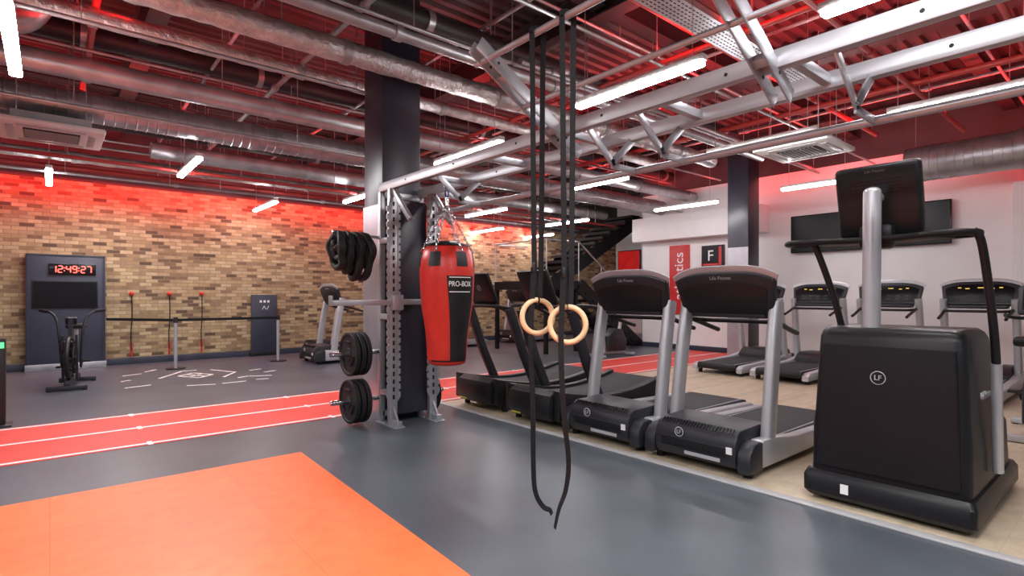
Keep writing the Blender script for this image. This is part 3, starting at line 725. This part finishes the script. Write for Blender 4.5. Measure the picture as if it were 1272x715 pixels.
# ---------------------------------------------------------------- stairs
st=thing('staircase','black steel dog leg staircase with grey handrails by the brick wall','staircase',(10,10,0))
def sb(mb,n,m): 
    o=mb.build(n,m,st); o.data.transform(Matrix.Translation((-10,-10,0))); return o
zl=1.7
def flight(xa,za,xb,zb,y0,y1,n,rails):
    dx,dz=xb-xa,zb-za; L=math.hypot(dx,dz)
    for yy in (y0,y1):
        sb(MB().box(((xa+xb)/2,yy,(za+zb)/2-.08),(L,.05,.34),(0,-math.atan2(dz,dx),0)),'stringer','stairblack')
    for k in range(n):
        f=(k+.5)/n; zt=za+dz*(k+1)/n if dz*dx>0 else za+dz*k/n
        sb(MB().box((xa+dx*f,(y0+y1)/2,zt+.03),(abs(dx)/n+.06,y1-y0+.1,.07)),'tread','stairblack')
    for yy in rails:
        for hgt in (.95,): sb(MB().cyl((xa,yy,za+hgt),(xb,yy,zb+hgt),.02,None,10),'handrail','galv')
        for k in range(4):
            f=k/3; sb(MB().cyl((xa+dx*f,yy,za+dz*f),(xa+dx*f,yy,za+dz*f+.95),.014,None,8),'baluster','galv')
flight(12.3,0,9.8,zl,9.1,9.95,10,(9.1,))
flight(9.8,zl,13.4,3.65,10.05,11,11,())
sb(MB().bb(8.7,9.82,9.1,11,zl-.2,zl),'landing','stairblack')
sb(MB().bb(13.3,16.1,9.1,11,3.4,3.65),'upper_landing','stairblack')
for x in (8.75,9.75):
    for y in (9.15,10.95): sb(MB().bb(x-.04,x+.04,y-.04,y+.04,0,zl-.1),'support_post','stairblack')
sb(MB().tube([(9.8,9.1,zl+.95),(8.72,9.1,zl+.95),(8.72,10.98,zl+.95),(9.8,10.98,zl+.95)],.018,8),'landing_rail','galv')
for x,y in ((8.72,9.1),(8.72,10.98)): sb(MB().cyl((x,y,zl),(x,y,zl+.95),.014,None,8),'baluster','galv')
# ---------------------------------------------------------------- left: brick wall items
pn=thing('wall_panel','tall blue grey laminate panel with screen against the brick wall','panel',(.24,13.0,0))
MB().box((0,.02,1.05),(1.14,.24,2.1),None,.006).build('panel_board','bluegrey',pn)
MB().box((0,-.105,.06),(1.16,.04,.12),None,.006).build('plinth','galv',pn)
mb=MB(); mb.box((-.54,-.105,1.05),(.02,.02,2.08)); mb.box((.54,-.105,1.05),(.02,.02,2.08)); mb.box((0,-.105,2.08),(1.1,.02,.02)); mb.build('panel_edge','column',pn)
t=thing('wall_monitor','black flat screen mounted on the blue grey panel below the clock','screen',(.22,12.9,1.37))
MB().box((0,-.015,0),(.94,.03,.5),None,.004).build('bezel','black',t)
MB().box((0,-.032,0),(.9,.004,.46)).build('display_panel','screen',t)
ck=thing('digital_clock','black digital wall clock with red figures on the blue grey panel','clock',(.32,12.9,1.83))
MB().box((0,-.03,0),(.68,.06,.19),None,.006).build('clock_case','black_gloss',ck)
SEG={'1':'bc','2':'abged','4':'fgbc','9':'abcfgd','7':'abc'}
def digit(ch,x,par,w=.058,h=.115):
    mb=MB(); th=.014
    P={'a':(0,h/2,1),'g':(0,0,1),'d':(0,-h/2,1),'f':(-w/2,h/4,0),'b':(w/2,h/4,0),'e':(-w/2,-h/4,0),'c':(w/2,-h/4,0)}
    for s in SEG[ch]:
        a,b,hz=P[s]; mb.box((x+a,-.063,b),(w-.01 if hz else th,.004,th if hz else h/2-.008))
    return mb.build('clock_digit','redled',par)
for ch,x in (('1',-.265),('2',-.175),('4',-.06),('9',.03),('2',.15),('7',.24)): digit(ch,x,ck)
for x in (-.118,.09): MB().box((x,-.063,.025),(.014,.004,.014)).box((x,-.063,-.025),(.014,.004,.014)).build('clock_colon','redled',ck)
t=thing('notice_board','narrow dark notice board with white pictograms leaning on brick wall','notice board',(3.7,13.06,0))
MB().box((0,0,.72),(.55,.06,1.3),None,.005).build('board','bluegrey',t)
for i in range(3): MB().box((-.08+.08*i,-.032,1.22),(.045,.004,.05)).build('pictogram','whitetext',t)
MB().box((-.03,-.033,1.08),(.012,.004,.09),(0,.5,0)).box((.01,-.033,1.08),(.012,.004,.09),(0,-.5,0)).box((.07,-.033,1.08),(.012,.004,.09),(0,.5,0)).build('board_mark','whitetext',t)
MB().box((0,0,.04),(.6,.1,.08),None,.005).build('board_base','black',t)
def post(label,x,y):
    t=thing('barrier_post',label,'barrier post',(x,y,0),0,'barrier posts')
    MB().cyl((0,0,0),(0,0,.018),.16,None,28).build('base','charcoal',t)
    MB().cyl((0,0,.018),(0,0,.88),.03,None,16).build('post','silver',t)
    MB().cyl((0,0,.85),(0,0,.95),.038,None,16).build('belt_head','charcoal',t)
post('silver retractable barrier post between the bike and notice board',1.77,11.7)
post('silver retractable barrier post right of the notice board',3.6,11.75)
t=thing('barrier_belt','black barrier belt stretched between two silver posts and wall panel','barrier belt',(1.77,11.7,.9))
MB().bb(.03,1.8,-.003,.003,-.025,.025).build('belt_span','webbing',t)
d=Vector((.8-1.77,12.95-11.7,0)); MB().box((d.x/2,d.y/2,0),(d.length-.06,.006,.05),(0,0,math.atan2(d.y,d.x))).build('belt_span','webbing',t)
for i,(px,l) in enumerate(((163,'red handled black exercise cord hanging on brick wall, leftmost of three'),(210,'red handled black exercise cord hanging on brick wall, middle of three'),(250,'red handled black exercise cord hanging on brick wall, rightmost of three'))):
    a,b=ray(px); dd=13.1/b
    t=thing('resistance_trainer',l,'resistance trainer',(a*dd,13.15,1.38),0,'cords on the brick wall')
    MB().cyl((0,0,0),(0,-.05,0),.035,None,16).cyl((0,-.05,0),(0,-.1,0),.015,None,10).sph((0,-.1,.01),.042).build('wall_anchor','redpaint',t)
    MB().tube(crom([(0,-.1,0),(.01,-.09,-.4),(-.008,-.08,-.8),(0,-.08,-1.12)],5),.010,8).build('tether','rubber',t)
    MB().cyl((0,-.08,-1.12),(0,-.08,-1.23),.018,None,12).tube(crom([(-.03,-.08,-.95),(-.02,-.08,-1.06),(0,-.08,-1.12),(.02,-.08,-1.06),(.03,-.08,-.95)],4),.007,8).build('handle','redpaint',t)
ab=thing('exercise_bike','black and grey fan exercise bike standing before the blue grey panel','exercise bike',(.26,10.5,0),-.15)
for y in (-.5,.5):
    MB().box((0,y,.04),(.46,.07,.06),None,.01).build('floor_bar','charcoal',ab)
    for x in (-.2,.2): MB().cyl((x,y,0),(x,y,.04),.03).build('foot','rubber',ab)
MB().box((0,0,.1),(.07,1.05,.07),None,.01).build('main_frame','charcoal',ab)
for x in (-.08,.08): MB().box((x,-.25,.45),(.03,.05,.66),(.1,0,0)).build('fork','charcoal',ab)
fan=MB().torus((0,-.28,.45),.29,.03,'x',32,8).torus((.06,-.28,.45),.2,.012,'x',28,6).torus((-.06,-.28,.45),.2,.012,'x',28,6)
fan.build('fan_cage','black',ab)
mb=MB()
for k in range(12):
    a=2*PI*k/12; mb.box((0,-.28+.15*math.cos(a),.45+.15*math.sin(a)),(.1,.26,.012),(a,0,0))
mb.cyl((-.08,-.28,.45),(.08,-.28,.45),.04); mb.build('fan_wheel','charcoal',ab)
for s in (-1,1):
    MB().tube(crom([(s*.11,-.1,.3),(s*.13,-.16,.7),(s*.17,-.12,1.0),(s*.28,-.02,1.12),(s*.36,.02,1.13)],5),.018,10).build('handlebar','charcoal',ab)
    MB().cyl((s*.27,-.03,1.115),(s*.38,.03,1.135),.025,None,12).build('grip','rubber',ab)
    MB().box((s*.1,.05,.32),(.02,.16,.03),(s*.5,0,0)).box((s*.16,.05+.07,.32+s*.04),(.1,.09,.025),None,.005).build('pedal','rubber',ab)
MB().box((0,-.12,.98),(.14,.05,.11),(.4,0,0),.015).build('console','black',ab)
MB().box((0,-.18,.88),(.05,.05,.26)).build('console_post','charcoal',ab)
MB().cyl((0,.3,.1),(0,.36,.85),.028).build('seat_post','silver',ab)
MB().box((0,.38,.88),(.24,.28,.07),None,.03,3).build('saddle','rubber',ab)
t=thing('bollard_reader','black upright access post with green light at left frame edge','access post',(-.42,7.75,0))
MB().box((0,0,.01),(.24,.24,.02),None,.004).build('base','charcoal',t)
MB().box((0,0,.46),(.14,.14,.9),None,.015).build('post','black',t)
MB().box((.04,-.072,.84),(.04,.004,.06)).build('indicator','greenled',t)
# ---------------------------------------------------------------- lights
def area(name,loc,rot,sx,sy,e,col):
    l=bpy.data.lights.new(name,'AREA'); l.shape='RECTANGLE'; l.size=sx; l.size_y=sy; l.energy=e; l.color=col
    o=bpy.data.objects.new(name,l); C.objects.link(o); o.location=loc; o.rotation_euler=rot; return o
RED=(1,.018,.02)
area('red_wall_washer',(4,12.93,3.5),(math.radians(20),0,0),16,.06,210,RED)
area('red_wall_washer',(4,12.6,3.75),(PI-math.radians(35),0,0),16,.06,110,RED)
area('red_wall_washer',(11.95,2.5,3.95),(0,math.radians(-30),0),.05,7,24,RED)
area('red_wall_washer',(11.7,3,3.9),(0,math.radians(-178),0),.06,11,70,RED)
for x,y,sx,sy,e in ((1.5,9.6,8,.15,85),(3,6.6,9,.15,80),(7,3.2,.15,7,150),(9.7,2.5,.15,7,110),(5,1.2,.15,5,140),(9,8.5,6,.15,100),(.5,4.6,.15,4,55)):
    area('red_uplight',(x,y,3.95),(PI,0,0),sx,sy,e,RED)
W=(1,.975,.98)
for x,y,e in ((-.6,1.6,115),(1.6,.2,100),(2.0,-2.2,75),(1.4,7.2,75),(-2.5,5.5,85),(1.0,11.6,45)):  # added white fill lamps, no fittings stand at these spots
    area('white_fill',(x,y,3.15),(0,0,0),.3,1.4,e,W)
w=bpy.data.worlds.new('World'); S.world=w; w.use_nodes=True
bg=w.node_tree.nodes['Background']; bg.inputs[0].default_value=(.84,.9,1,1); bg.inputs[1].default_value=.27
# ---------------------------------------------------------------- camera
cam=bpy.data.cameras.new('Camera'); co_=bpy.data.objects.new('Camera',cam); C.objects.link(co_)
co_.location=(0,0,H); co_.rotation_euler=(PI/2,0,-math.atan2(FX,FY))
cam.sensor_width=36; cam.lens=FL/1272*36; cam.shift_y=(HY-357.5)/1272; cam.clip_start=.05
S.camera=co_
S.view_settings.view_transform='Standard'
